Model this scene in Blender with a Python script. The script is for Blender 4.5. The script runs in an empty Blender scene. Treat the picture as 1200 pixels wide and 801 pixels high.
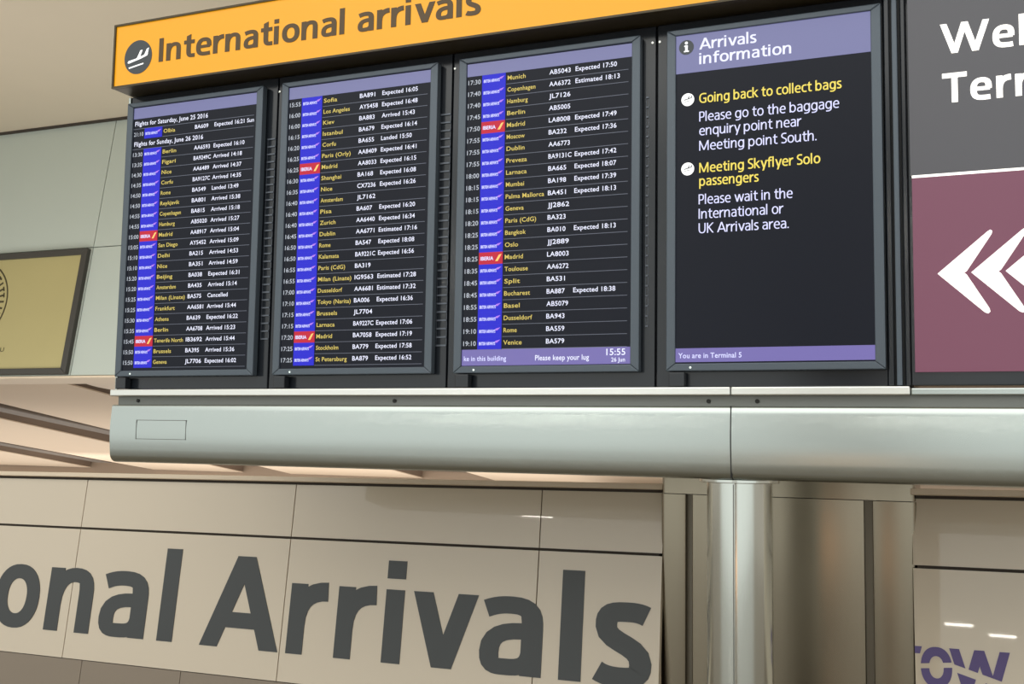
import bpy, bmesh, math, random
from mathutils import Matrix, Vector
random.seed(4)
scn = bpy.context.scene
COL = scn.collection

# ------------------------------------------------------------------ camera, world, lights, exposure
cam_data = bpy.data.cameras.new('camera')
cam_data.sensor_width = 36.0
cam_data.lens = 37.91
cam_data.clip_end = 200
cam = bpy.data.objects.new('camera', cam_data)
COL.objects.link(cam)
cam.matrix_world = Matrix(((0.922507, 0.020217, 0.385449, 3.20012),
                           (0.385658, -0.089016, -0.918338, -3.43222),
                           (0.015745, 0.995825, -0.089914, 1.62045),
                           (0, 0, 0, 1)))
scn.camera = cam
vs = scn.view_settings
vs.view_transform = 'Standard'; vs.look = 'None'; vs.gamma = 1; vs.use_curve_mapping = False
vs.exposure = 0.0

world = bpy.data.worlds.new('hall_daylight'); scn.world = world; world.use_nodes = True
wn = world.node_tree; wl = wn.links
bg = wn.nodes['Background']
tc = wn.nodes.new('ShaderNodeTexCoord'); sx = wn.nodes.new('ShaderNodeSeparateXYZ')
rp = wn.nodes.new('ShaderNodeValToRGB')
mp = wn.nodes.new('ShaderNodeMapRange')
mp.inputs[1].default_value = -1; mp.inputs[2].default_value = 1
wl.new(tc.outputs['Generated'], sx.inputs[0]); wl.new(sx.outputs['Y'], mp.inputs[0])
wl.new(mp.outputs[0], rp.inputs[0]); wl.new(rp.outputs[0], bg.inputs[0])
e = rp.color_ramp.elements                      # glazed facade behind the viewer, dimmer interior ahead
e[0].position = 0.0; e[0].color = (0.84, 0.87, 0.84, 1)
e[1].position = 1.0; e[1].color = (0.50, 0.46, 0.40, 1)
for pos, c_ in ((0.20, (0.74, 0.76, 0.73, 1)), (0.28, (0.42, 0.39, 0.34, 1)), (0.55, (0.42, 0.38, 0.33, 1))):
    k = e.new(pos); k.color = c_
bg.inputs[1].default_value = 1.5

def area(name, loc, target, sx_, sy_, power, color=(1, 1, 1)):
    d = bpy.data.lights.new(name, 'AREA'); d.shape = 'RECTANGLE'; d.size = sx_; d.size_y = sy_
    d.energy = power; d.color = color
    o = bpy.data.objects.new(name, d); COL.objects.link(o); o.location = loc
    v = Vector(target) - Vector(loc)
    o.rotation_euler = v.to_track_quat('-Z', 'Y').to_euler()
    return o
area('hall_light', (0.5, -9.0, 9.0), (0.5, 1, 1.0), 16, 7, 420, (1.0, 0.97, 0.91))
area('gallery_fill', (-5.0, 2.6, 0.5), (-5.2, 4.2, 5.4), 8.0, 2.5, 185, (1.0, 0.97, 0.92))  # added upward fill to brighten the ceiling, not a fixture of the hall
area('undercroft_fill', (-13.0, 11.0, 0.12), (-13.0, 10.9, 2.5), 20.0, 10.2, 600, (1.0, 0.97, 0.92))  # added fill near the floor, lifts the soffit planks
area('back_wall_fill', (-3.0, 13.6, 0.25), (-3.0, 16.2, 1.5), 24.0, 0.8, 150, (1.0, 0.97, 0.92))  # added fill that brightens the brown back wall
area('warm_glow_fill', (2.42, -4.6, 0.72), (2.6, 1.0, 1.2), 0.25, 0.25, 0.9, (1.0, 0.50, 0.22))  # added warm light for the orange glow on the pier, no known lamp
for lx, ly in ((2.42, -19.2), (1.73, -20.7), (-5.63, -19.1), (-5.1, -20.7), (-8.5, -21.4), (1.5, -37.3), (2.9, -39.5)):
    area('hall_downlight', (lx, ly, 6.0), (lx, ly, 0), 0.9, 0.5, 60, (1.0, 0.95, 0.85))

# ------------------------------------------------------------------ materials
def S(r, g, b):
    f = lambda c: (c / 255) / 12.92 if c / 255 <= 0.04045 else ((c / 255 + 0.055) / 1.055) ** 2.4
    return (f(r), f(g), f(b), 1)
def mat(name, col, rough=0.5, metal=0.0, emit=None, strength=1.0, noise=0.0, nscale=8.0, stretch=(1, 1, 1), aniso=0.0, coat=0.0, spec=0.5, bump=0.0):
    m = bpy.data.materials.new(name); m.use_nodes = True
    nt = m.node_tree; p = nt.nodes['Principled BSDF']
    p.inputs['Base Color'].default_value = S(*col)
    p.inputs['Roughness'].default_value = rough; p.inputs['Metallic'].default_value = metal
    p.inputs['Anisotropic'].default_value = aniso
    p.inputs['Coat Weight'].default_value = coat; p.inputs['Coat Roughness'].default_value = 0.02
    p.inputs['Specular IOR Level'].default_value = spec
    if emit:
        p.inputs['Emission Color'].default_value = S(*emit); p.inputs['Emission Strength'].default_value = strength
    if noise or bump:
        t = nt.nodes.new('ShaderNodeTexCoord'); mpn = nt.nodes.new('ShaderNodeMapping'); n = nt.nodes.new('ShaderNodeTexNoise')
        mpn.inputs['Scale'].default_value = stretch
        n.inputs['Scale'].default_value = nscale; n.inputs['Detail'].default_value = 5
        nt.links.new(t.outputs['Object'], mpn.inputs[0]); nt.links.new(mpn.outputs[0], n.inputs['Vector'])
        if noise:
            mx = nt.nodes.new('ShaderNodeMix'); mx.data_type = 'RGBA'
            c = S(*col)
            mx.inputs[6].default_value = tuple(max(0, v * (1 - noise)) for v in c[:3]) + (1,)
            mx.inputs[7].default_value = tuple(min(1, v * (1 + noise)) for v in c[:3]) + (1,)
            nt.links.new(n.outputs['Fac'], mx.inputs[0]); nt.links.new(mx.outputs[2], p.inputs['Base Color'])
            if metal > 0.5:
                r = nt.nodes.new('ShaderNodeMapRange')
                r.inputs[3].default_value = rough - 0.07; r.inputs[4].default_value = rough + 0.07
                nt.links.new(n.outputs['Fac'], r.inputs[0]); nt.links.new(r.outputs[0], p.inputs['Roughness'])
        if bump:
            b = nt.nodes.new('ShaderNodeBump'); b.inputs['Strength'].default_value = bump; b.inputs['Distance'].default_value = 0.002
            nt.links.new(n.outputs['Fac'], b.inputs['Height']); nt.links.new(b.outputs[0], p.inputs['Normal'])
    return m
M = dict(
    ceiling=mat('tan_ceiling_paint', (214, 202, 182), .8, noise=.02, nscale=2),
    wall=mat('pale_grey_green_wall_panel', (190, 199, 191), .45, noise=.02, nscale=1.5),
    seam=mat('dark_joint', (110, 104, 92), .7),
    deepseam=mat('shadow_gap', (60, 52, 44), .8),
    floor=mat('polished_stone_floor', (140, 130, 116), .2, noise=.05, nscale=3),
    brown=mat('brown_back_wall', (150, 130, 110), .7, noise=.03, nscale=2),
    trim_pale=mat('pale_trim', (226, 208, 184), .5),
    soffit=mat('peach_soffit_panel', (218, 198, 174), .7, noise=.02, nscale=1),
    slot=mat('brown_slot_lining', (128, 110, 94), .7, noise=.25, nscale=3, stretch=(1, .3, 1)),
    cable=mat('dark_service_duct', (104, 92, 80), .6, noise=.3, nscale=12),
    panel=mat('beige_glass_cladding', (208, 193, 170), .3, noise=.015, nscale=1.2, coat=1.0),
    panel_low=mat('taupe_base_cladding', (140, 127, 112), .4, noise=.03, nscale=2),
    letter=mat('charcoal_vinyl', (62, 65, 66), .4),
    purple_vinyl=mat('purple_vinyl', (88, 72, 128), .45),
    steel=mat('brushed_stainless_beam', (178, 185, 181), .24, 1.0, noise=.05, nscale=5, stretch=(.25, 1, 2.5), aniso=.5),
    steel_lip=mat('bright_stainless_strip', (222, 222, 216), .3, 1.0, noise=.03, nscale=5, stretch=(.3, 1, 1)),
    steel_dark=mat('stainless_recess', (120, 122, 118), .45, 1.0),
    steel_col=mat('brushed_stainless_column', (196, 200, 194), .16, 1.0, noise=.05, nscale=6, stretch=(2, 2, .25)),
    steel_pier=mat('bronze_brushed_steel', (138, 130, 114), .22, 1.0, noise=.06, nscale=4, stretch=(2, 2, .3)),
    joint_steel=mat('dark_steel_joint', (112, 106, 94), .4, .8),
    yellow=mat('yellow_lightbox_face', (196, 126, 10), .35, emit=(255, 184, 16), strength=.5),
    brown_text=mat('dark_brown_lettering', (84, 62, 26), .45),
    casing=mat('dark_bronze_casing', (72, 62, 40), .4, .3),
    pict=mat('slate_pictogram_disc', (62, 68, 74), .4),
    white_glow=mat('white_lit_mark', (235, 235, 235), .4, emit=(245, 246, 245), strength=.75),
    housing=mat('dark_gloss_housing', (30, 34, 40), .16, noise=.06, nscale=3),
    housing_matt=mat('dark_matt_recess', (26, 27, 32), .5),
    slat=mat('vent_slat_grey', (96, 102, 112), .4, .3),
    bezel=mat('grey_display_bezel', (82, 92, 102), .35, .2),
    glass=mat('dark_screen_glass', (10, 12, 17), .3, emit=(36, 40, 54), strength=.36, spec=.16),
    header=mat('lilac_header', (60, 60, 90), .3, emit=(120, 122, 168), strength=.75),
    ticker=mat('violet_ticker', (60, 55, 90), .3, emit=(116, 106, 176), strength=.8),
    rowline=mat('row_rule', (60, 64, 72), .4, emit=(88, 92, 106), strength=.9),
    t_white=mat('white_screen_text', (120, 120, 130), .4, emit=(225, 228, 248), strength=1.0),
    t_lilac=mat('lilac_white_screen_text', (120, 120, 140), .4, emit=(208, 210, 250), strength=1.0),
    t_dim=mat('grey_screen_text', (100, 104, 110), .4, emit=(178, 184, 196), strength=.9),
    t_yellow=mat('yellow_screen_text', (140, 130, 60), .4, emit=(196, 174, 88), strength=.9),
    t_yellow2=mat('bright_yellow_screen_text', (150, 140, 50), .4, emit=(232, 208, 88), strength=.85),
    l_blue=mat('blue_airline_tile', (8, 8, 60), .3, emit=(46, 46, 216), strength=.9, spec=.2),
    l_red=mat('red_airline_tile', (80, 12, 20), .3, emit=(206, 44, 66), strength=.85, spec=.2),
    l_ribbon=mat('airline_ribbon', (120, 60, 120), .4, emit=(150, 110, 225), strength=1.0),
    l_gold=mat('airline_gold_mark', (140, 110, 40), .4, emit=(240, 190, 110), strength=1.0),
    sgrey=mat('grey_lit_sign_face', (54, 54, 57), .35, emit=(86, 85, 90), strength=.6),
    splum=mat('plum_lit_sign_face', (74, 40, 55), .35, emit=(132, 76, 98), strength=.62),
    swhite=mat('white_lit_lettering', (240, 238, 232), .4, emit=(255, 250, 244), strength=.9),
    gold=mat('olive_gold_poster', (182, 171, 120), .4, noise=.04, nscale=2),
    poster_frame=mat('grey_poster_frame', (66, 64, 60), .45),
    ink=mat('dark_olive_print', (70, 62, 34), .6),
    screw=mat('dark_screw', (44, 44, 42), .5, .5),
    led=mat('status_led', (200, 210, 200), .3, emit=(220, 235, 225), strength=1.0),
)

# ------------------------------------------------------------------ helpers
class MB:
    """collects shapes and links them as ONE mesh object; local axes x right, y away from the viewer, z up"""
    def __init__(self): self.v = []; self.f = []
    def add(self, vs_, fs):
        b = len(self.v); self.v += [tuple(q) for q in vs_]; self.f += [[i + b for i in q] for q in fs]; return self
    def box(self, x0, x1, y0, y1, z0, z1):
        return self.add([(x0, y0, z0), (x1, y0, z0), (x1, y1, z0), (x0, y1, z0), (x0, y0, z1), (x1, y0, z1), (x1, y1, z1), (x0, y1, z1)],
                        [[0, 3, 2, 1], [4, 5, 6, 7], [0, 1, 5, 4], [1, 2, 6, 5], [2, 3, 7, 6], [3, 0, 4, 7]])
    def prism(self, pts, y0, y1):
        """polygon in x,z (any winding), extruded from y0 (front) to y1"""
        ar = sum(pts[i][0] * pts[(i + 1) % len(pts)][1] - pts[(i + 1) % len(pts)][0] * pts[i][1] for i in range(len(pts)))
        if ar < 0: pts = pts[::-1]
        n = len(pts)
        vs_ = [(x, y0, z) for x, z in pts] + [(x, y1, z) for x, z in pts]
        return self.add(vs_, [list(range(n)), list(range(2 * n - 1, n - 1, -1))] + [[(i + 1) % n, i, i + n, (i + 1) % n + n] for i in range(n)])
    def ring(self, outer, inner, y0, y1):
        n = len(outer)
        for i in range(n):
            j = (i + 1) % n
            self.prism([outer[i], outer[j], inner[j], inner[i]], y0, y1)
        return self
    def disc(self, cx, cz, r, y0, y1, n=32, rz=None):
        rz = rz or r
        return self.prism([(cx + r * math.cos(2 * math.pi * i / n), cz + rz * math.sin(2 * math.pi * i / n)) for i in range(n)], y0, y1)
    def cyl(self, cx, cy, r, z0, z1, n=64):
        vs_ = [(cx + r * math.cos(2 * math.pi * i / n), cy + r * math.sin(2 * math.pi * i / n), z) for z in (z0, z1) for i in range(n)]
        return self.add(vs_, [[i, (i + 1) % n, (i + 1) % n + n, i + n] for i in range(n)] + [list(range(n - 1, -1, -1)), list(range(n, 2 * n))])
    def sweep_x(self, prof, x0, x1):
        """closed profile in (y,z) swept along x"""
        n = len(prof)
        vs_ = [(x0, y, z) for y, z in prof] + [(x1, y, z) for y, z in prof]
        return self.add(vs_, [[i, (i + 1) % n, (i + 1) % n + n, i + n] for i in range(n)] + [list(range(n - 1, -1, -1)), list(range(n, 2 * n))])
    def build(self, name, m, parent=None, bevel=0.0, smooth=False, seg=2):
        me = bpy.data.meshes.new(name); me.from_pydata(self.v, [], self.f); me.update()
        bm = bmesh.new(); bm.from_mesh(me); bmesh.ops.recalc_face_normals(bm, faces=bm.faces); bm.to_mesh(me); bm.free()
        me.materials.append(m)
        o = bpy.data.objects.new(name, me); COL.objects.link(o)
        if parent: o.parent = parent
        if smooth:
            for p_ in me.polygons: p_.use_smooth = True
            try: me.set_sharp_from_angle(angle=math.radians(35))
            except Exception: pass
        if bevel:
            b = o.modifiers.new('bevel', 'BEVEL'); b.width = bevel; b.segments = seg; b.limit_method = 'ANGLE'; b.angle_limit = math.radians(50)
        return o
def tag(o, label=None, cat=None, group=None, kind=None):
    if label: o['label'] = label
    if cat: o['category'] = cat
    if group: o['group'] = group
    if kind: o['kind'] = kind
    return o
def thing(name, label, cat, loc=(0, 0, 0), group=None, axes=None):
    o = bpy.data.objects.new(name, None); COL.objects.link(o); o.empty_display_size = .1
    if axes:
        u, v = Vector(axes[0]).normalized(), Vector(axes[1]).normalized(); w = v.cross(u) * -1
        m = Matrix((u, w * -1, v)).transposed()
        if m.determinant() < 0: m = Matrix((u, w, v)).transposed()
        o.matrix_world = Matrix.Translation(loc) @ m.to_4x4()
    else: o.location = loc
    return tag(o, label, cat, group)
def struct(name, mb, m, bevel=0.0, parent=None): return tag(mb.build(name, m, parent, bevel), kind='structure')

# ------------------------------------------------------------------ humanist sans lettering drawn as strokes
XH = .735
def bez(p, segs, n=7):
    out = [p]
    for c1, c2, q in segs:
        if c1 is None: out.append(q); p = q; continue
        for i in range(1, n + 1):
            t = i / n; a = 1 - t
            out.append((a**3 * p[0] + 3 * a * a * t * c1[0] + 3 * a * t * t * c2[0] + t**3 * q[0],
                        a**3 * p[1] + 3 * a * a * t * c1[1] + 3 * a * t * t * c2[1] + t**3 * q[1]))
        p = q
    return out
def stroke(pts, w, k=.16):
    """one closed outline along a centre line; strokes running sideways are a little thinner"""
    L, R_ = [], []
    for i, q in enumerate(pts):
        a = pts[max(0, i - 1)]; b = pts[min(len(pts) - 1, i + 1)]
        dx, dy = b[0] - a[0], b[1] - a[1]; l = math.hypot(dx, dy) or 1; dx /= l; dy /= l
        t = w * (1 - k * dx * dx) / 2
        L.append((q[0] - dy * t, q[1] + dx * t)); R_.append((q[0] + dy * t, q[1] - dx * t))
    return [[L[i], L[i + 1], R_[i + 1], R_[i]] for i in range(len(pts) - 1)]
def rect(x0, x1, y0, y1): return [(x0, y0), (x1, y0), (x1, y1), (x0, y1)]
def dia(x0, y0, x1, y1, wd): return [(x0 - wd / 2, y0), (x0 + wd / 2, y0), (x1 + wd / 2, y1), (x1 - wd / 2, y1)]
def oval(W, y0, y1, w, x=0, n=36):
    t = w * .86; P = []
    cx, cy, ro, so = x + W / 2, (y0 + y1) / 2, W / 2, (y1 - y0) / 2; ri, si = ro - w, so - t
    se = lambda r, s, a: (cx + r * math.copysign(abs(math.cos(a)) ** .9, math.cos(a)), cy + s * math.copysign(abs(math.sin(a)) ** .9, math.sin(a)))
    for i in range(n):
        a, b = 2 * math.pi * i / n, 2 * math.pi * (i + 1) / n
        P.append([se(ro, so, a), se(ro, so, b), se(ri, si, b), se(ri, si, a)])
    return P
def glyph(c, w):
    """polygons and advance width; cap height 1, stem w"""
    h = w / 2; t = w * .86; X = XH; tp = X - t / 2 + .012; bt = t / 2 - .012; kx = w - .2
    sb = .07; P = []
    def arch(x, W):   # stem at x, arch to x+W
        return stroke(bez((x + h, .42 * X), [((x + h, X - .14), (x + W * .42, tp), (x + W * .56, tp)), ((x + W - h - .03, tp), (x + W - h, X * .82), (x + W - h, X * .60)), (None, None, (x + W - h, 0))]), w)
    if c == ' ': return [], .30
    if c == 'I': return [rect(0, w, 0, 1)], w + 2 * sb
    if c == 'l': return [rect(0, w, 0, 1.03)], w + 2 * sb
    if c == 'i': return [rect(0, w, 0, X), rect(0, w, X + .11, X + .11 + w * .93)], w + 2 * sb
    if c == '.': return [rect(0, w * 1.05, 0, w)], w + 2 * sb
    if c == 'n': W = .64 + kx; return [rect(0, w, 0, X)] + arch(0, W), W + 2 * sb
    if c == 'h': W = .64 + kx; return [rect(0, w, 0, 1.03)] + arch(0, W), W + 2 * sb
    if c == 'm':
        W = .60 + kx; return [rect(0, w, 0, X)] + arch(0, W) + arch(W - w, W), 2 * W - w + 2 * sb
    if c == 'r':
        W = .45 + kx * .6
        return [rect(0, w, 0, X)] + stroke(bez((h, .40 * X), [((h, X - .16), (W * .55, tp + .005), (W, tp + .002))]), w, .0), W + sb * .9
    if c == 'u':
        W = .64 + kx
        return [rect(W - w, W, 0, X)] + stroke(bez((h, X), [(None, None, (h, .40 * X)), ((h, .18 * X), (h + .03, bt), (W * .44, bt)), ((W * .58, bt), (W - h, .14), (W - h, .58 * X))]), w), W + 2 * sb
    if c == 't':
        s = .11 + h
        return [rect(0, .46 + kx * .6, X - t, X), [(s - h, X - .01), (s + h, X - .01), (s + h, X + .24), (s - h, X + .17)]] + stroke(bez((s, X), [(None, None, (s, .30)), ((s, .06), (s + .06, bt), (.48 + kx * .6, bt + .01))]), w), .48 + kx * .6 + sb * .8
    if c == 'f':
        s = .10 + h
        return [rect(0, .44, X - t, X)] + stroke(bez((s, 0), [(None, None, (s, .74)), ((s, 1.0), (s + .08, 1.03 - t / 2), (.46, 1.02 - t / 2))]), w), .46 + sb * .4
    if c == 'o': W = .70 + kx; return oval(W, -.012, X + .012, w), W + sb * 1.1
    if c in 'bpdqg':
        W = .68 + kx; P = oval(W, -.012, X + .012, w)
        if c == 'b': P.append(rect(0, w, 0, 1.03))
        if c == 'p': P.append(rect(0, w, -.29, X))
        if c == 'd': P.append(rect(W - w, W, 0, 1.03))
        if c == 'q': P.append(rect(W - w, W, -.29, X))
        if c == 'g': P += [rect(W - w, W, 0, X)] + stroke(bez((W - h, .1), [((W - h, -.2), (W * .6, -.29 + t / 2), (.06, -.25 + t / 2))]), w)
        return P, W + sb * 1.6
    if c == 'a':
        W = .60 + kx
        P = stroke(bez((.055, X - t * .5 - .035), [((.16, tp), (.24, tp), (.30, tp)), ((W - h - .02, tp), (W - h, X * .80), (W - h, X * .60)), (None, None, (W - h, 0))]), w)
        P += stroke(bez((W - w * .5, .415), [((W * .45, .43), (h, .40), (h, .205)), ((h, .06), (.17, bt), (W * .42, bt)), ((W * .62, bt), (W - h, .07), (W - h, .28))]), w * .93)
        return P, W + sb * 1.6
    if c == 'e':
        W = .66 + kx
        P = stroke(bez((W - .05, .09 - .012), [((W * .76, bt - .005), (W * .65, bt), (W * .55, bt)), ((.16, bt), (h, .16), (h, .36)), ((h, .56), (.18, tp), (W * .52, tp)), ((W * .86, tp), (W - h, .54), (W - h, .36))]), w)
        P.append(rect(h, W - w * .3, .40 - t * .42 - .02, .40 + t * .36 - .02))
        return P, W + sb * 1.1
    if c == 'c':
        W = .56 + kx
        return stroke(bez((W, .075), [((W * .8, bt - .01), (W * .7, bt), (W * .64, bt)), ((.14, bt), (h, .17), (h, X / 2)), ((h, X - .17), (.14, tp), (W * .64, tp)), ((W * .8, tp), (W * .9, tp), (W, X - .085))]), w), W + sb
    if c in 'sS':
        H = X if c == 's' else 1.0; W = (.50 if c == 's' else .60) + kx; T = H - t / 2 + .012
        return stroke(bez((W - .045, T - .03), [((W * .78, T + .004), (W * .62, T), (W * .54, T)), ((W * .22, T), (h - .01, H * .86), (h - .01, H * .72)), ((h - .01, H * .50), (W - h + .01, H * .52), (W - h + .01, H * .27)), ((W - h + .01, H * .12), (W * .72, bt), (W * .45, bt)), ((W * .3, bt), (W * .16, bt + .01), (.02, bt + .045))]), w, .1), W + sb
    if c == 'v': W = .72 + kx; q = w * 1.1; return [dia(q / 2, X, W / 2, 0, q), dia(W - q / 2, X, W / 2, 0, q)], W + .02
    if c == 'y':
        W = .72 + kx; q = w * 1.08; xb = W / 2 - .29 * (W / 2 - q / 2) / X
        return [dia(q / 2, X, W / 2, .0, q), dia(W - q / 2, X, xb + .02, -.29, q)], W + .02
    if c in 'wW':
        H = X if c == 'w' else 1; W = (1.04 if c == 'w' else 1.50) + kx; q = w * 1.05; a = W * .29; b = W * .71
        return [dia(q / 2, H, a, 0, q), dia(W / 2, H, a, 0, q), dia(W / 2, H, b, 0, q), dia(W - q / 2, H, b, 0, q)], W + .03
    if c == 'A':
        W = .96 + kx; q = w * 1.12; y = .30
        return [dia(q / 2, 0, W / 2, 1, q), dia(W - q / 2, 0, W / 2, 1, q), rect(W * .24, W * .76, y - t / 2, y + t / 2)], W + .02
    if c == 'k': W = .66 + kx; return [rect(0, w, 0, 1.03), dia(w * .9, .38, W - w * .56, X, w * 1.25), dia(w * 1.35, .44, W - w * .5, 0, w * 1.25)], W + .05
    if c == 'K': W = .74 + kx; return [rect(0, w, 0, 1), dia(w * .9, .5, W - w * .6, 1, w * 1.25), dia(w * 1.35, .58, W - w * .55, 0, w * 1.25)], W + .05
    if c == 'T': W = .77 + kx; return [rect(0, W, 1 - t, 1), rect(W / 2 - h, W / 2 + h, 0, 1)], W + .04
    if c == 'P':
        W = .62 + kx
        return [rect(0, w, 0, 1)] + stroke(bez((h, 1 - t / 2), [(None, None, (W * .45, 1 - t / 2)), ((W * .9, 1 - t / 2), (W - h, .86), (W - h, .70)), ((W - h, .5), (W * .8, .42), (W * .45, .42)), (None, None, (h, .42))]), w), W + sb * 1.4
    if c == 'U':
        W = .78 + kx
        return stroke(bez((h, 1), [(None, None, (h, .42)), ((h, .1), (W * .3, bt), (W / 2, bt)), ((W * .7, bt), (W - h, .1), (W - h, .42)), (None, None, (W - h, 1))]), w), W + 2 * sb
    if c == 'M': W = 1.02 + kx; q = w * 1.05; return [rect(0, w * .92, 0, 1), rect(W - w * .92, W, 0, 1), dia(q / 2, 1, W / 2, .05, q), dia(W - q / 2, 1, W / 2, .05, q)], W + 2 * sb
    if c == 'G':
        W = .82 + kx
        return stroke(bez((W - .01, .90), [((W * .8, 1 - t / 2), (W * .7, 1 - t / 2), (W * .62, 1 - t / 2)), ((.2, 1 - t / 2), (h, .8), (h, .5)), ((h, .2), (.2, bt), (W * .62, bt)), ((W * .75, bt), (W * .85, bt + .02), (W - h, .10)), (None, None, (W - h, .52))]), w) + [rect(W * .58, W, .52 - t, .52)], W + sb * 1.6
    if c == '5':
        W = .56 + kx
        return [rect(.06, W - .03, 1 - t, 1), rect(.06, .06 + w * .85, .5, 1)] + stroke(bez((.06, .52), [((.2, .60), (W - h, .66), (W - h, .33)), ((W - h, .1), (W * .55, bt), (.0, bt + .02))]), w, .1), W + sb
    return [rect(0, .4, 0, XH)], .5
LEFT_SB = {}
def letters(txt, w, track=0.0):
    """list of (character, polygons) in cap units, and the total width"""
    x = 0; out = []
    for c in txt:
        P, adv = glyph(c, w)
        out.append((c, [[(px + x, py) for px, py in q] for q in P])); x += adv + track
    xs = [px for _, P in out for q in P for px, _ in q]
    return out, min(xs), max(xs)
def draw_text(txt, w, x0, x1, base, cap, y0, m, parent, name='lettering', depth=.002, x_cut=None, track=0.0):
    """one line of lettering fitted between x0 and x1 (or natural width when x1 is None)"""
    L, a, b = letters(txt, w, track)
    s = cap if x1 is None else (x1 - x0) / (b - a)
    mb = MB()
    for _, P in L:
        for i, q in enumerate(P): mb.prism([(x0 + (px - a) * s, base + py * cap) for px, py in q], y0 - i * 1.2e-6 * (1 + 12 * (cap > .2)) - 1e-6 * (i % 3), y0 + depth)
    return mb.build(name, m, parent)
FONT_CACHE = {}
def small_text(txt, x, z, size, y, m, parent, name, width=None, bold=.012, depth=.0008, right=False):
    """small screen type from Blender's own font, converted to a mesh"""
    if txt not in FONT_CACHE:
        c = bpy.data.curves.new('type', 'FONT'); c.body = txt; c.size = 1; c.offset = bold; c.space_character = 1.04; c.resolution_u = 3
        o = bpy.data.objects.new('type', c); COL.objects.link(o)
        bpy.context.view_layer.update()
        me = bpy.data.meshes.new_from_object(o.evaluated_get(bpy.context.evaluated_depsgraph_get()))
        bpy.data.objects.remove(o); bpy.data.curves.remove(c)
        FONT_CACHE[txt] = ([tuple(q.co) for q in me.vertices], [list(p.vertices) for p in me.polygons])
        bpy.data.meshes.remove(me)
    V, F = FONT_CACHE[txt]
    a = min(q[0] for q in V); b = max(q[0] for q in V)
    sxx = size if width is None else width / (b - a)
    mb = MB()
    mb.add([(x + (q[0] - a) * sxx, y, z + q[1] * size) for q in V], F)
    return mb.build(name, m, parent)

# ================================================================== LARGE STRUCTURE
struct('floor', MB().box(-22, 14, -9.5, 16.5, -.1, 0), M['floor'])
# tall leaning gallery fascia at the left, with joints between its panels
WL = thing('wall_left', None, None, (-7.3311, 6.0, 2.2661), axes=((1, 0, 0), (0, .165, .9863)))
tag(WL, kind='structure')
mb = MB()
cols = [-6.5, -3.92, -1.42, 1.085, 3.59, 6.1, 8.6]; rows = [0.0, 1.555, 3.206]
for i in range(len(cols) - 1):
    for j in range(2):
        mb.box(cols[i] + .006, cols[i + 1] - .006, 0, .12, rows[j] + .006, rows[j + 1] - .006)
tag(mb.build('wall_panels', M['wall'], WL), kind='structure')
tag(MB().box(-6.5, 8.6, .03, .3, 0, 3.206).build('joint_backing', M['seam'], WL), kind='structure')
tag(MB().box(-6.5, 8.6, -.015, .3, -.028, 0).build('bottom_edge', M['trim_pale'], WL, .008), kind='structure')
struct('ceiling', MB().box(-16, 6, -1.0, 6.50, 5.428, 5.6), M['ceiling'])
struct('trim_1', MB().box(-16, 6, 6.48, 6.60, 5.404, 5.428), M['deepseam'])
# sloping soffit under the gallery: broad peach planks running away from the viewer with deep slots between
SO = thing('ceiling_soffit', None, None, (-7.3311, 6.0, 2.2661), axes=((1, 0, 0), (0, .14190605, .98988013)))
tag(SO, kind='structure')
SO.matrix_world = Matrix.Translation((-7.3311, 6.0, 2.2661)) @ Matrix(((1, 0, 0), (0, .98988, .14191), (0, -.14191, .98988))).to_4x4()
for a0, a1, b0, b1 in ((-12.5, -7.6, -12.4, -8.3), (-6.52, -3.2, -6.44, -4.0), (-1.78, .58, -2.75, .40), (2.0, 8.0, 2.0, 8.0)):
    m_ = MB()
    v_ = [(a0, .04, 0), (a1, .04, 0), (b1, 10.25, 0), (b0, 10.25, 0)]
    m_.add(v_ + [(x, y, z + .02) for x, y, z in v_], [[0, 3, 2, 1], [4, 5, 6, 7], [0, 1, 5, 4], [1, 2, 6, 5], [2, 3, 7, 6], [3, 0, 4, 7]])
    tag(m_.build('soffit_plank', M['soffit'], SO, .004), kind='structure')
    l_ = MB(); v_ = [(a0 + .01, .04, .021), (a1 - .01, .04, .021), (b1 - .01, 10.24, .021), (b0 + .01, 10.24, .021)]
    l_.add(v_ + [(x, y, .14) for x, y, z in v_], [[0, 3, 2, 1], [4, 5, 6, 7], [0, 1, 5, 4], [1, 2, 6, 5], [2, 3, 7, 6], [3, 0, 4, 7]])
    tag(l_.build('slot_lining', M['slot'], SO), kind='structure')
tag(MB().box(-12.5, 8.0, .04, 10.25, .14, .2).build('slot_backing', M['slot'], SO), kind='structure')
struct('wall_back', MB().box(-22, 14, 16.2, 16.5, 0, 6.5), M['brown'])
struct('beam_reflection_blocker', MB().box(1.5, 2.5, -9.4, -9.0, 0, 5.5), M['brown'])  # unseen slab added behind the viewer to darken the beam's reflection

# service ducts and an oval recess in the slots
for (ux, s0, s1) in ((-2.85, 1.2, 8.2), (-7.3, 5.0, 9.6)):
    tag(MB().box(ux - .22, ux + .22, s0, s1, .05, .139).build('service_duct', M['cable'], SO, .02), kind='structure')
tag(MB().add([(1.02 + .30 * math.cos(i * math.pi / 16), .74 + .40 * math.sin(i * math.pi / 16), z) for z in (.03, .139) for i in range(32)],
    [list(range(32)), list(range(63, 31, -1))] + [[i, (i + 1) % 32, (i + 1) % 32 + 32, i + 32] for i in range(32)]).build('oval_recess', M['trim_pale'], SO), kind='structure')

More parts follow.
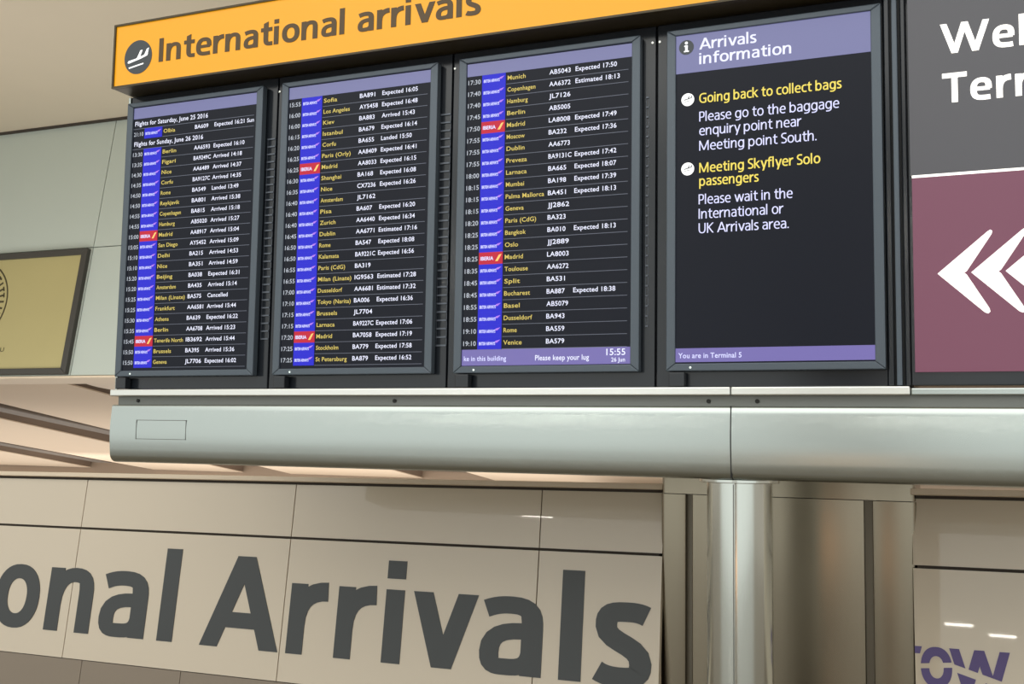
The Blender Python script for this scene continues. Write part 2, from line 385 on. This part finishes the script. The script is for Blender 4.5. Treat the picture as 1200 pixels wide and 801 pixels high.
# framed gold poster
FP = thing('framed_poster', 'olive gold poster in a dark grey frame on the pale wall', 'poster', (-7.3311, 6.0, 2.2661), axes=((1, 0, 0), (0, .165, .9863)))
px0, px1, pz0, pz1 = -2.62, 1.06, .012, 1.53
ox = [(px0, pz0), (px1, pz0), (px1, pz1), (px0, pz1)]
ix = [(px0 + .08, pz0 + .07), (px1 - .085, pz0 + .07), (px1 - .085, pz1 - .075), (px0 + .08, pz1 - .075)]
MB().ring(ox, ix, -.06, .0).build('frame', M['poster_frame'], FP, .006)
MB().box(px0 + .07, px1 - .075, -.035, -.002, pz0 + .06, pz1 - .065).build('poster_panel', M['gold'], FP)
crest = MB()
circ = lambda r, n=48: [(-.60 + r * math.cos(2 * math.pi * i / n), .92 + r * math.sin(2 * math.pi * i / n)) for i in range(n)]
crest.ring(circ(.515), circ(.495), -.038, -.036); crest.ring(circ(.33), circ(.318), -.038, -.036)
for i in range(34):
    a = 2 * math.pi * i / 34; ca, sa = math.cos(a), math.sin(a)
    f_ = lambda r, s: (-.60 + r * ca - s * sa, .92 + r * sa + s * ca)
    crest.prism([f_(.37, -.012), f_(.46, -.012), f_(.46, .012), f_(.37, .012)], -.038, -.036)
    if i % 3: crest.prism([f_(.44, -.03), f_(.46, -.03), f_(.46, .03), f_(.44, .03)], -.038, -.036)
crest.build('round_seal', M['ink'], FP)
small_text('AU', -.12, .295, .075, -.037, M['ink'], FP, 'caption', width=.14)

# ------------------------------------------------------------------ stand: steel beam on a round column
BEAM = thing('steel_beam', 'long brushed stainless beam carrying the row of display screens', 'beam', (0, 0, 0))
def beam_prof(top, bot):
    pr = [(-.050, top), (-.054, top - .004)]
    for i in range(9):
        a = i / 8; pr.append((-.055 - .007 * math.sin(math.pi * a), top - .006 - a * (top - bot - .034)))
    pr += [(-.052, bot + .020), (-.045, bot + .010), (-.034, bot + .003), (-.02, bot), (.24, bot), (.24, top)]
    return pr
for x0, x1 in ((.048, 2.526), (2.530, 4.75)):
    MB().sweep_x(beam_prof(1.734, 1.506), x0, x1).build('fascia_panel', M['steel'], BEAM, 0, True)
MB().box(.052, 4.75, -.026, .2, 1.728, 1.772).build('recess_channel', M['steel_dark'], BEAM)
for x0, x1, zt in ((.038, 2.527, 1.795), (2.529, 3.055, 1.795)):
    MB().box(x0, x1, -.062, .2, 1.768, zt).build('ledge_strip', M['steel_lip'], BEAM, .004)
MB().box(3.057, 4.75, -.05, .2, 1.768, 1.790).build('ledge_strip', M['steel'], BEAM, .004)
MB().box(2.526, 2.530, -.056, .2, 1.51, 1.735).build('panel_joint', M['screw'], BEAM)
for x in (.153, 1.318, 2.452, 2.605):
    MB().disc(x, 1.751, .007, -.030, -.02, 16).build('screw', M['screw'], BEAM)
ap = MB()
for x0, x1, z0, z1 in ((.18, .425, 1.6725, 1.6745), (.18, .425, 1.5985, 1.6005), (.18, .1825, 1.5985, 1.6745), (.423, .425, 1.5985, 1.6745)):
    ap.box(x0, x1, -.0626, -.05, z0, z1)
ap.build('access_hatch', M['steel_dark'], BEAM)

COLM = thing('steel_column', 'round brushed stainless column standing under the long beam', 'column', (2.525, .10, 0))
MB().cyl(0, 0, .104, 0.012, 1.496, 96).build('shaft', M['steel_col'], COLM, 0, True)
MB().cyl(0, 0, .128, 1.494, 1.506, 96).build('collar', M['steel_col'], COLM, .002)
MB().cyl(0, 0, .135, 0, .012, 96).build('base_plate', M['steel_col'], COLM, .003)
MB().box(-.0015, .0015, -.1048, -.1, .02, 1.49).build('seam', M['steel_dark'], COLM)

PIER = thing('steel_pier', 'wide bronze-toned brushed steel pier behind the round column', 'pier', (2.5245, 1.0, 0))
def rounded(x0, x1, rl, rr, d):
    pts = []
    for i in range(7): a = math.pi / 2 * i / 6; pts.append((x1 - rr + rr * math.sin(a), rr - rr * math.cos(a)))
    pts += [(x1, d), (x0, d)]
    for i in range(7): a = math.pi / 2 * i / 6; pts.append((x0 + rl - rl * math.cos(a), rl - rl * math.sin(a)))
    return pts
def plan(mb, pts, z0, z1):
    n = len(pts)
    return mb.add([(x, y, z) for z in (z0, z1) for x, y in pts], [[i, (i + 1) % n, (i + 1) % n + n, i + n] for i in range(n)] + [list(range(n - 1, -1, -1)), list(range(n, 2 * n))])
for x0, x1, rl, rr in ((-.500, -.394, .02, .006), (-.368, .310, .006, .006), (.340, .500, .006, .02)):
    plan(MB(), rounded(x0, x1, rl, rr, .5), 0, 1.405).build('cladding_panel', M['steel_pier'], PIER, 0, True)
plan(MB(), rounded(-.498, .498, .02, .02, .49), 1.408, 2.6).build('upper_casing', M['steel_pier'], PIER, 0, True)
MB().box(-.40, .35, .03, .48, 0, 1.405).build('dark_joint', M['joint_steel'], PIER)

# ------------------------------------------------------------------ leaning glass-clad walls with vinyl lettering
UA, VA, PA = (.9998, -.0163, .0123), (-.01, .1393, .9902), (2.0458, 1.0, 1.1532)
def clad_wall(name, label, cols, u1, u0):
    w_ = thing(name, label, 'wall sign', PA, axes=(UA, VA))
    cs = [u0] + cols + [u1]
    hp, lp, bp = MB(), MB(), MB()
    for a, b in zip(cs[:-1], cs[1:]):
        hp.box(a + .0025, b - .0025, 0, .03, .006, .258); lp.box(a + .0025, b - .0025, 0, .03, -.665, -.006)
    hp.build('header_panel', M['panel'], w_); lp.build('sign_panel', M['panel'], w_)
    cb = [u0]; x = u0 + .33
    while x < u1: cb.append(x); x += .64
    if u1 - cb[-1] < .1: cb.pop()
    cb.append(u1)
    for a, b in zip(cb[:-1], cb[1:]): bp.box(a + .002, b - .002, .004, .03, -1.145, -.669)
    bp.build('base_panel', M['panel_low'], w_)
    MB().box(u0 + .02, u1 - .02, .012, .09, -1.145, .258).build('joint_backing', M['deepseam'], w_)
    MB().box(u0, u1, -.03, .10, .268, .292).build('top_trim', M['trim_pale'], w_, .004)
    MB().box(u0, u1, -.004, .09, .256, .269).build('shadow_gap', M['deepseam'], w_)
    return w_
WS = clad_wall('wall_sign', 'beige glass-clad wall lettered International Arrivals in charcoal, left of the pier', [-5.87, -4.535, -3.205, -1.862, -.566], -.012, -6.6)
# charcoal letters, each fitted where it stands on the wall
def wall_letter(ch, x0, x1, base=-.535, cap=.44, w=.198):
    P, _ = glyph(ch, w)
    a = min(q[0] for p in P for q in p); b = max(q[0] for p in P for q in p)
    mb = MB(); s = (x1 - x0) / (b - a)
    for i, p in enumerate(P): mb.prism([(x0 + (q[0] - a) * s, base + q[1] * cap) for q in p], -.003 - i * 2e-5, .0)
    mb.build('letter', M['letter'], WS)
for ch, x0, x1, cp in (('o', -3.745, -3.425, .44), ('n', -3.365, -3.052, .44), ('a', -2.995, -2.687, .44), ('l', -2.602, -2.505, .44),
                   ('A', -2.335, -1.872, .435), ('r', -1.827, -1.617, .44), ('r', -1.562, -1.355, .44), ('i', -1.308, -1.212, .44),
                   ('v', -1.165, -.840, .44), ('a', -.822, -.528, .44), ('l', -.449, -.349, .44), ('s', -.298, -.046, .445),
                   ('i', -3.905, -3.808, .44), ('t', -4.165, -3.945, .44), ('a', -4.50, -4.20, .44), ('n', -4.87, -4.56, .44), ('r', -5.12, -4.92, .44), ('e', -5.47, -5.15, .44), ('t', -5.72, -5.505, .44), ('n', -6.07, -5.76, .44), ('I', -6.22, -6.125, .44)):
    wall_letter(ch, x0, x1, cap=cp)

WB = clad_wall('branded_wall', 'beige glass-clad wall with striped purple lettering, right of the pier', [2.3, 3.6], 4.6, .962)
# striped wordmark: letters cut by a slanting band
def cut_letter(ch, x0, x1, base, cap, bands, w=.235):
    """letter clipped to strips above and below slanting bands; bands: (z at x0, slope, thickness)"""
    P, _ = glyph(ch, w)
    a = min(q[0] for p in P for q in p); b = max(q[0] for p in P for q in p); s = (x1 - x0) / (b - a)
    def clip(poly, f):
        out = []
        for i, p in enumerate(poly):
            q = poly[(i + 1) % len(poly)]; fp, fq = f(p), f(q)
            if fp >= 0: out.append(p)
            if (fp >= 0) != (fq >= 0): t = fp / (fp - fq); out.append((p[0] + t * (q[0] - p[0]), p[1] + t * (q[1] - p[1])))
        return out
    mb = MB()
    for p in P:
        pieces = [[(x0 + (q[0] - a) * s, base + q[1] * cap) for q in p]]
        for z, sl, th in bands:
            nxt = []
            for pc in pieces:
                for f in (lambda q: q[1] - (z + sl * (q[0] - x0) + th / 2), lambda q: (z + sl * (q[0] - x0) - th / 2) - q[1]):
                    c_ = clip(pc, f)
                    if len(c_) > 2: nxt.append(c_)
            pieces = nxt
        for pc in pieces: mb.prism(pc, -.003 - len(mb.v) * 2e-6, 0)
    mb.build('letter', M['purple_vinyl'], WB)
def oval_cap(ch): pass
_g = glyph
def glyph(c, w):
    if c == 'O': return oval(1.0, -.01, 1.01, w), 1.1
    if c == 'H': return [rect(0, w, 0, 1), rect(.75 - w, .75, 0, 1), rect(0, .75, .42, .42 + w * .86)], .9
    if c == 'R':
        P, a = _g('P', w); return P + [dia(.38, .45, .62, 0, w * 1.2)], a
    return _g(c, w)
B0, CP = -.432, .142
MB().prism([(.964, -.316), (.982, -.316), (.989, -.290), (.964, -.290)], -.003, 0).build('letter', M['purple_vinyl'], WB)
cut_letter('O', .984, 1.092, B0, CP, [(B0 + .072, .10, .018)], .27)
cut_letter('W', 1.083, 1.287, B0, CP, [(B0 + .078, -.30, .026)], .245)

# ------------------------------------------------------------------ display housing
HS = thing('display_housing', 'long glossy dark housing behind the flight screens, on the steel beam', 'housing', (0, 0, 0))
mods = [(-.012, .724), (.730, 1.489), (1.495, 2.258), (2.264, 2.990)]
for x0, x1 in mods: MB().box(x0, x1, .036, .24, 1.80, 3.03).build('module_panel', M['housing'], HS, .003)
MB().box(-.012, 2.99, .06, .23, 1.80, 3.028).build('joint_backing', M['housing_matt'], HS)
MB().box(-.024, -.012, .031, .24, 1.797, 3.03).build('edge_trim', M['steel'], HS, .002)
for gx0, gx1, z0, z1, n in ((.687, .722, 1.99, 2.78, 27), (1.448, 1.488, 1.95, 2.80, 29), (2.226, 2.234, 2.0, 2.78, 24)):
    g = MB().box(gx0 - .001, gx0 + .0002, .0348, .0358, z0, z1 + .005).box(gx1 - .0002, gx1 + .001, .0348, .0358, z0, z1 + .005)
    for i in range(n):
        z = z0 + (z1 - z0) * i / (n - 1); g.box(gx0, gx1, .0315, .0356, z, z + .0055)
    g.build('vent_grille', M['slat'], HS)

for x in (.735, 1.501, 2.247, 2.272):
    MB().disc(x, 2.972, .004, .033, .036, 14).build('screw', M['steel_lip'], HS)

# ------------------------------------------------------------------ yellow header sign
YS = thing('header_sign', 'yellow lit header sign reading International arrivals above the flight screens', 'sign', (0, -.07, 3.034))
MB().box(-.018, 2.99, .004, .20, 0, .270).build('casing', M['casing'], YS, .003)
MB().ring([(-.018, 0), (2.99, 0), (2.99, .270), (-.018, .270)], [(-.010, .008), (2.982, .008), (2.982, .262), (-.010, .262)], -.008, .004).build('edge_frame', M['casing'], YS)
MB().box(-.010, 2.982, -.001, .004, .008, .262).build('sign_face', M['yellow'], YS)
draw_text('International', .185, .217, 1.089, .086, .098, -.003, M['brown_text'], YS)
draw_text('arrivals', .185, 1.147, 1.650, .084, .100, -.003, M['brown_text'], YS)
PG = MB().disc(.110, .120, .071, -.0025, -.001, 40).build('pictogram_disc', M['pict'], YS)
def plane_icon(cx, cz, s, y, m, parent):
    mb = MB(); f = lambda pts: [(cx + a * s, cz + b * s) for a, b in pts]
    mb.prism(f([(-.80, -.30), (-.72, -.18), (-.2, -.10), (.35, .04), (.78, .16), (.72, .02), (.2, -.14), (-.35, -.26), (-.7, -.34)]), y, y + .001)
    mb.prism(f([(-.12, -.16), (.14, -.08), (.34, .42), (.18, .40)]), y, y + .001)
    mb.prism(f([(.46, .02), (.74, .10), (.84, .50), (.68, .44)]), y, y + .001)
    mb.prism(f([(-.70, -.60), (.45, -.42), (.45, -.50), (-.66, -.68)]), y, y + .001)
    return mb.build('plane_symbol', m, parent)
plane_icon(.110, .120, .066, -.0038, M['white_glow'], PG)

# ------------------------------------------------------------------ displays
W_, H_ = .68, 1.142
def display(name, label, cat, x, group=None):
    d = thing(name, label, cat, (x, 0, 1.85), group)
    o_ = [(0, 0), (W_, 0), (W_, H_), (0, H_)]; i_ = [(.0305, .024), (W_ - .0305, .024), (W_ - .0305, H_ - .020), (.0305, H_ - .020)]
    MB().ring(o_, i_, 0, .03).build('bezel', M['bezel'], d, .003)
    sp = MB().box(.028, W_ - .028, .008, .028, .022, H_ - .018).build('screen_panel', M['glass'], d)
    MB().disc(.081, .011, .0035, -.0015, 0, 12).build('status_light', M['led'], d)
    MB().box(.01, .062, -.004, .028, -.05, -.004).build('mounting_bracket', M['housing'], d, .003)
    return d, sp
YC = .0065      # plane of the lit picture, just in front of the panel
AX0, AX1 = .0315, .6485
def flight_row(d, z, rh, row, dim=False):
    tm, kind, dest, no, st = row
    r = MB().box(.185, AX1 - .012, YC, YC + .0012, z - .0009, z + .0009).build('flight_row', M['rowline'], d)
    b = z + .0125
    small_text(tm, .036, b, .0235, YC, M['t_dim'], r, 'scheduled_time', width=.049)
    lg = MB().box(.0905, .182, YC, YC + .0012, z - .0005, z + rh - .0006).build('airline_logo', M['l_blue'] if kind == 'b' else M['l_red'], r)
    me = lg.data
    me.materials.append(M['t_lilac']); me.materials.append(M['l_ribbon'] if kind == 'b' else M['l_gold'])
    # wordmark and mark are part of the tile's own mesh
    word = 'BRITISH AIRWAYS' if kind == 'b' else 'IBERIA'
    tmp = small_text(word, .097, z + rh * .33, .0155 if kind == 'b' else .018, YC - .0006, M['t_lilac'], None, 'word', width=.062 if kind == 'b' else .05, bold=.03)
    bm = bmesh.new(); bm.from_mesh(me); n0 = len(bm.faces)
    bm.from_mesh(tmp.data); bm.faces.ensure_lookup_table()
    for i in range(n0, len(bm.faces)): bm.faces[i].material_index = 1
    q = [(.158, z + rh * .50), (.167, z + rh * .52), (.178, z + rh * .76), (.160, z + rh * .66)] if kind == 'b' else [(.154, z + rh * .22), (.164, z + rh * .22), (.178, z + rh * .8), (.168, z + rh * .74)]
    fv = [bm.verts.new((a, YC - .0006, c)) for a, c in q]; nf = bm.faces.new(fv); nf.material_index = 2
    bmesh.ops.recalc_face_normals(bm, faces=bm.faces); bm.to_mesh(me); bm.free()
    m_ = tmp.data; bpy.data.objects.remove(tmp); bpy.data.meshes.remove(m_)
    small_text(dest, .190, b + .002, .0225, YC, M['t_yellow'], r, 'destination', width=min(.157, .0095 * len(dest) + .012))
    small_text(no, .349, b + .003, .0235, YC, M['t_white'], r, 'flight_number', width=.0125 * len(no) + (.004 if len(no) < 7 else -.002))
    if st: small_text(st, .446, b + .004, .0235, YC, M['t_white'], r, 'status', width=.0104 * len(st) + .004)
def header(d, z0=1.073): return MB().box(AX0, AX1, YC, YC + .0012, z0, H_ - .0225).build('header_bar', M['header'], d)
def R(t): return [tuple(q.split('|')) for q in t.strip().split('\n')]

D1 = R('''13:30|b|Berlin|AA6593|Expected 16:10
13:35|b|Figari|BA9249C|Arrived 14:18
14:30|b|Nice|AA6489|Arrived 14:37
14:35|b|Corfu|BA9127C|Arrived 14:35
14:50|b|Rome|BA549|Landed 13:49
14:50|b|Reykjavik|BA801|Arrived 15:38
14:55|b|Copenhagen|BA815|Arrived 15:18
14:55|b|Hamburg|AB5020|Arrived 15:27
15:00|r|Madrid|AA8917|Arrived 15:04
15:05|b|San Diego|AY5452|Arrived 15:09
15:10|b|Delhi|BA215|Arrived 14:53
15:10|b|Nice|BA351|Arrived 14:59
15:20|b|Beijing|BA038|Expected 16:31
15:20|b|Amsterdam|BA435|Arrived 15:14
15:25|b|Milan (Linate)|BA575|Cancelled
15:25|b|Frankfurt|AA6581|Arrived 15:44
15:30|b|Athens|BA639|Expected 16:22
15:35|b|Berlin|AA6708|Arrived 15:23
15:45|r|Tenerife North|IB3692|Arrived 15:44
15:50|b|Brussels|BA395|Arrived 15:36
15:50|b|Geneva|JL7706|Expected 16:02''')
D2 = R('''15:55|b|Sofia|BA891|Expected 16:05
16:00|b|Los Angeles|AY5458|Expected 16:48
16:00|b|Kiev|BA883|Arrived 15:43
16:15|b|Istanbul|BA679|Expected 16:14
16:20|b|Corfu|BA655|Landed 15:50
16:25|b|Paris (Orly)|AA8409|Expected 16:41
16:25|r|Madrid|AA8033|Expected 16:15
16:30|b|Shanghai|BA168|Expected 16:08
16:35|b|Nice|CX7236|Expected 16:26
16:40|b|Amsterdam|JL7162|
16:40|b|Pisa|BA607|Expected 16:20
16:40|b|Zurich|AA6440|Expected 16:34
16:45|b|Dublin|AA6771|Estimated 17:16
16:50|b|Rome|BA547|Expected 18:08
16:50|b|Kalamata|BA9221C|Expected 16:56
16:55|b|Paris (CdG)|BA319|
16:55|b|Milan (Linate)|IG9563|Estimated 17:28
17:00|b|Dusseldorf|AA6681|Estimated 17:32
17:10|b|Tokyo (Narita)|BA006|Expected 16:36
17:15|b|Brussels|JL7704|
17:15|b|Larnaca|BA9227C|Expected 17:06
17:20|r|Madrid|BA7058|Expected 17:19
17:25|b|Stockholm|BA779|Expected 17:58
17:25|b|St Petersburg|BA879|Expected 16:52''')
D3 = R('''17:30|b|Munich|AB5043|Expected 17:50
17:40|b|Copenhagen|AA6372|Estimated 18:13
17:40|b|Hamburg|JL7126|
17:45|b|Berlin|AB5005|
17:50|r|Madrid|LA8008|Expected 17:49
17:55|b|Moscow|BA232|Expected 17:36
17:55|b|Dublin|AA6773|
17:55|b|Preveza|BA9131C|Expected 17:42
18:00|b|Larnaca|BA665|Expected 18:07
18:15|b|Mumbai|BA198|Expected 17:39
18:15|b|Palma Mallorca|BA451|Expected 18:13
18:15|b|Geneva|JJ2862|
18:20|b|Paris (CdG)|BA323|
18:25|b|Bangkok|BA010|Expected 18:13
18:25|b|Oslo|JJ2889|
18:25|r|Madrid|LA8003|
18:35|b|Toulouse|AA6272|
18:45|b|Split|BA531|
18:45|b|Bucharest|BA887|Expected 18:38
18:55|b|Basel|AB5079|
18:55|b|Dusseldorf|BA943|
19:10|b|Rome|BA559|
19:10|b|Venice|BA579|''')
GR = 'flight arrival screens in the dark housing'
d1, _ = display('flight_display', 'portrait flight screen nearest the gold poster, headed Flights for Saturday, June 25', 'screen', 0, GR)
header(d1)
rh = (1.073 - .036) / 24
def date_line(d, z, txt):
    r = MB().box(AX0, AX1 - .012, YC, YC + .0012, z - .0009, z + .0009).build('date_line', M['rowline'], d)
    small_text(txt, .040, z + .013, .0265, YC, M['t_white'], r, 'date_text', width=.372 if 'Sat' in txt else .352)
z = 1.073
z -= rh; date_line(d1, z, 'Flights for Saturday, June 25 2016')
z -= rh; flight_row(d1, z, rh, ('21:10', 'b', 'Olbia', 'BA609', 'Expected 16:21 Sun'))
z -= rh; date_line(d1, z, 'Flights for Sunday, June 26 2016')
for row in D1: z -= rh; flight_row(d1, z, rh, row)
d2, _ = display('flight_display', 'portrait flight screen between two others, first arrival 15:55 from Sofia', 'screen', .7683, GR)
header(d2); z = 1.073
for row in D2: z -= rh; flight_row(d2, z, rh, row)
d3, _ = display('flight_display', 'portrait flight screen beside the information screen, violet ticker and clock along its bottom', 'screen', 1.5339, GR)
header(d3); rh3 = (1.073 - .084) / 23; z = 1.073
for row in D3: z -= rh3; flight_row(d3, z, rh3, row)
tk = MB().box(AX0, AX1, YC, YC + .0012, .0265, .083).build('ticker_bar', M['ticker'], d3)
small_text('ke in this building', .040, .043, .024, YC - .0008, M['t_lilac'], tk, 'ticker_text', width=.162)
small_text('Please keep your luç'.replace('ç', 'g'), .310, .042, .026, YC - .0008, M['t_white'], tk, 'ticker_text', width=.195)
small_text('15:55', .566, .056, .031, YC - .0008, M['t_white'], tk, 'clock', width=.066)
small_text('26 Jun', .583, .034, .020, YC - .0008, M['t_white'], tk, 'clock_date', width=.048)

d4, _ = display('information_display', 'portrait screen headed Arrivals information, beside the grey and plum sign', 'screen', 2.3053)
X4 = 2.3053
hb = MB().box(AX0 - .006, AX1 + .007, YC, YC + .0012, .992, H_ - .0185).build('header_bar', M['header'], d4)
ic = MB().disc(.0655, 1.080, .025, YC - .001, YC, 28).build('information_symbol', M['pict'], d4)
gi = MB(); gi.box(.0615, .0700, YC - .002, YC - .0012, 1.066, 1.086); gi.box(.0585, .0700, YC - .002, YC - .0012, 1.082, 1.086); gi.box(.0575, .0740, YC - .002, YC - .0012, 1.064, 1.068); gi.disc(.0655, 1.0945, .005, YC - .002, YC - .0012, 14)
gi.build('letter_i', M['white_glow'], ic)
T4 = lambda t, a, b, z, cap, m, w=.15: draw_text(t, w, a - X4, b - X4, z - 1.85, cap, YC - .001, m, d4, 'text_line', .001)
T4('Arrivals', 2.414, 2.602, 2.917, .038, M['t_white'])
T4('information', 2.414, 2.712, 2.867, .038, M['t_white'])
T4('Going back to collect bags', 2.414, 2.866, 2.735, .033, M['t_yellow2'], .146)
T4('Please go to the baggage', 2.414, 2.858, 2.673, .033, M['t_lilac'], .116)
T4('enquiry point near', 2.414, 2.742, 2.626, .033, M['t_lilac'], .116)
T4('Meeting point South.', 2.414, 2.788, 2.575, .033, M['t_lilac'], .116)
T4('Meeting Skyflyer Solo', 2.414, 2.799, 2.501, .033, M['t_yellow2'], .146)
T4('passengers', 2.414, 2.607, 2.457, .033, M['t_yellow2'], .146)
T4('Please wait in the', 2.412, 2.713, 2.396, .033, M['t_lilac'], .116)
T4('International or', 2.412, 2.684, 2.348, .033, M['t_lilac'], .116)
T4('UK Arrivals area.', 2.412, 2.700, 2.300, .033, M['t_lilac'], .116)
for zc in (2.751, 2.517):
    b_ = MB().disc(2.3755 - X4, zc - 1.85, .0215, YC - .001, YC, 28).build('bullet_symbol', M['white_glow'], d4)
    plane_icon(2.3765 - X4, zc - 1.85 + .004, .017, YC - .002, M['pict'], b_)
bb = MB().box(AX0 - .012, AX1 + .008, YC, YC + .0012, .029, .074).build('footer_bar', M['ticker'], d4)
small_text('You are in Terminal 5', .040, .042, .024, YC - .0008, M['t_lilac'], bb, 'footer_text', width=.205)

# ------------------------------------------------------------------ plum and grey direction sign
DS = thing('direction_sign', 'lit welcome sign, grey above plum with white chevrons, right of the screens', 'sign', (3.058, 0, 1.80))
MB().box(0, 1.55, .012, .22, 0, 1.50).build('casing', M['housing'], DS, .004)
MB().box(.006, 1.54, .0, .012, .637, 1.49).build('upper_panel', M['sgrey'], DS)
MB().box(.010, 1.54, .0, .012, .040, .629).build('lower_panel', M['splum'], DS)
MB().box(.010, 1.54, -.001, .012, .629, .637).build('dividing_line', M['swhite'], DS)
draw_text('Welcome', .19, .098, None, 1.005, .092, -.002, M['swhite'], DS, track=.055)
draw_text('to', .19, .72, None, 1.005, .092, -.002, M['swhite'], DS, track=.055)
draw_text('Terminal', .19, .101, None, .852, .091, -.002, M['swhite'], DS, track=.055)
draw_text('5', .19, .70, None, .852, .091, -.002, M['swhite'], DS, track=.055)
for x0, x1, y in ((-.066, -.050, .012), (-.042, -.026, .0), (-.018, -.003, .016)):
    MB().box(x0, x1, y, .22, 0, 1.50).build('mullion', M['bezel'] if y == 0 else M['housing'], DS, .003)
MB().box(-.066, 0, .04, .21, 0, 1.49).build('mullion_backing', M['housing_matt'], DS)
def chevron(x):
    c = [(0, .333), (.138, .452), (.1465, .4575), (.152, .4535), (.150, .445), (.080, .337), (.073, .333), (.080, .327), (.140, .224), (.1415, .215), (.136, .2095), (.127, .213)]
    MB().prism([(x + a, b) for a, b in c], -.003, -.0005).build('chevron', M['swhite'], DS)
for x in (.0775, .170, .2625): chevron(x)
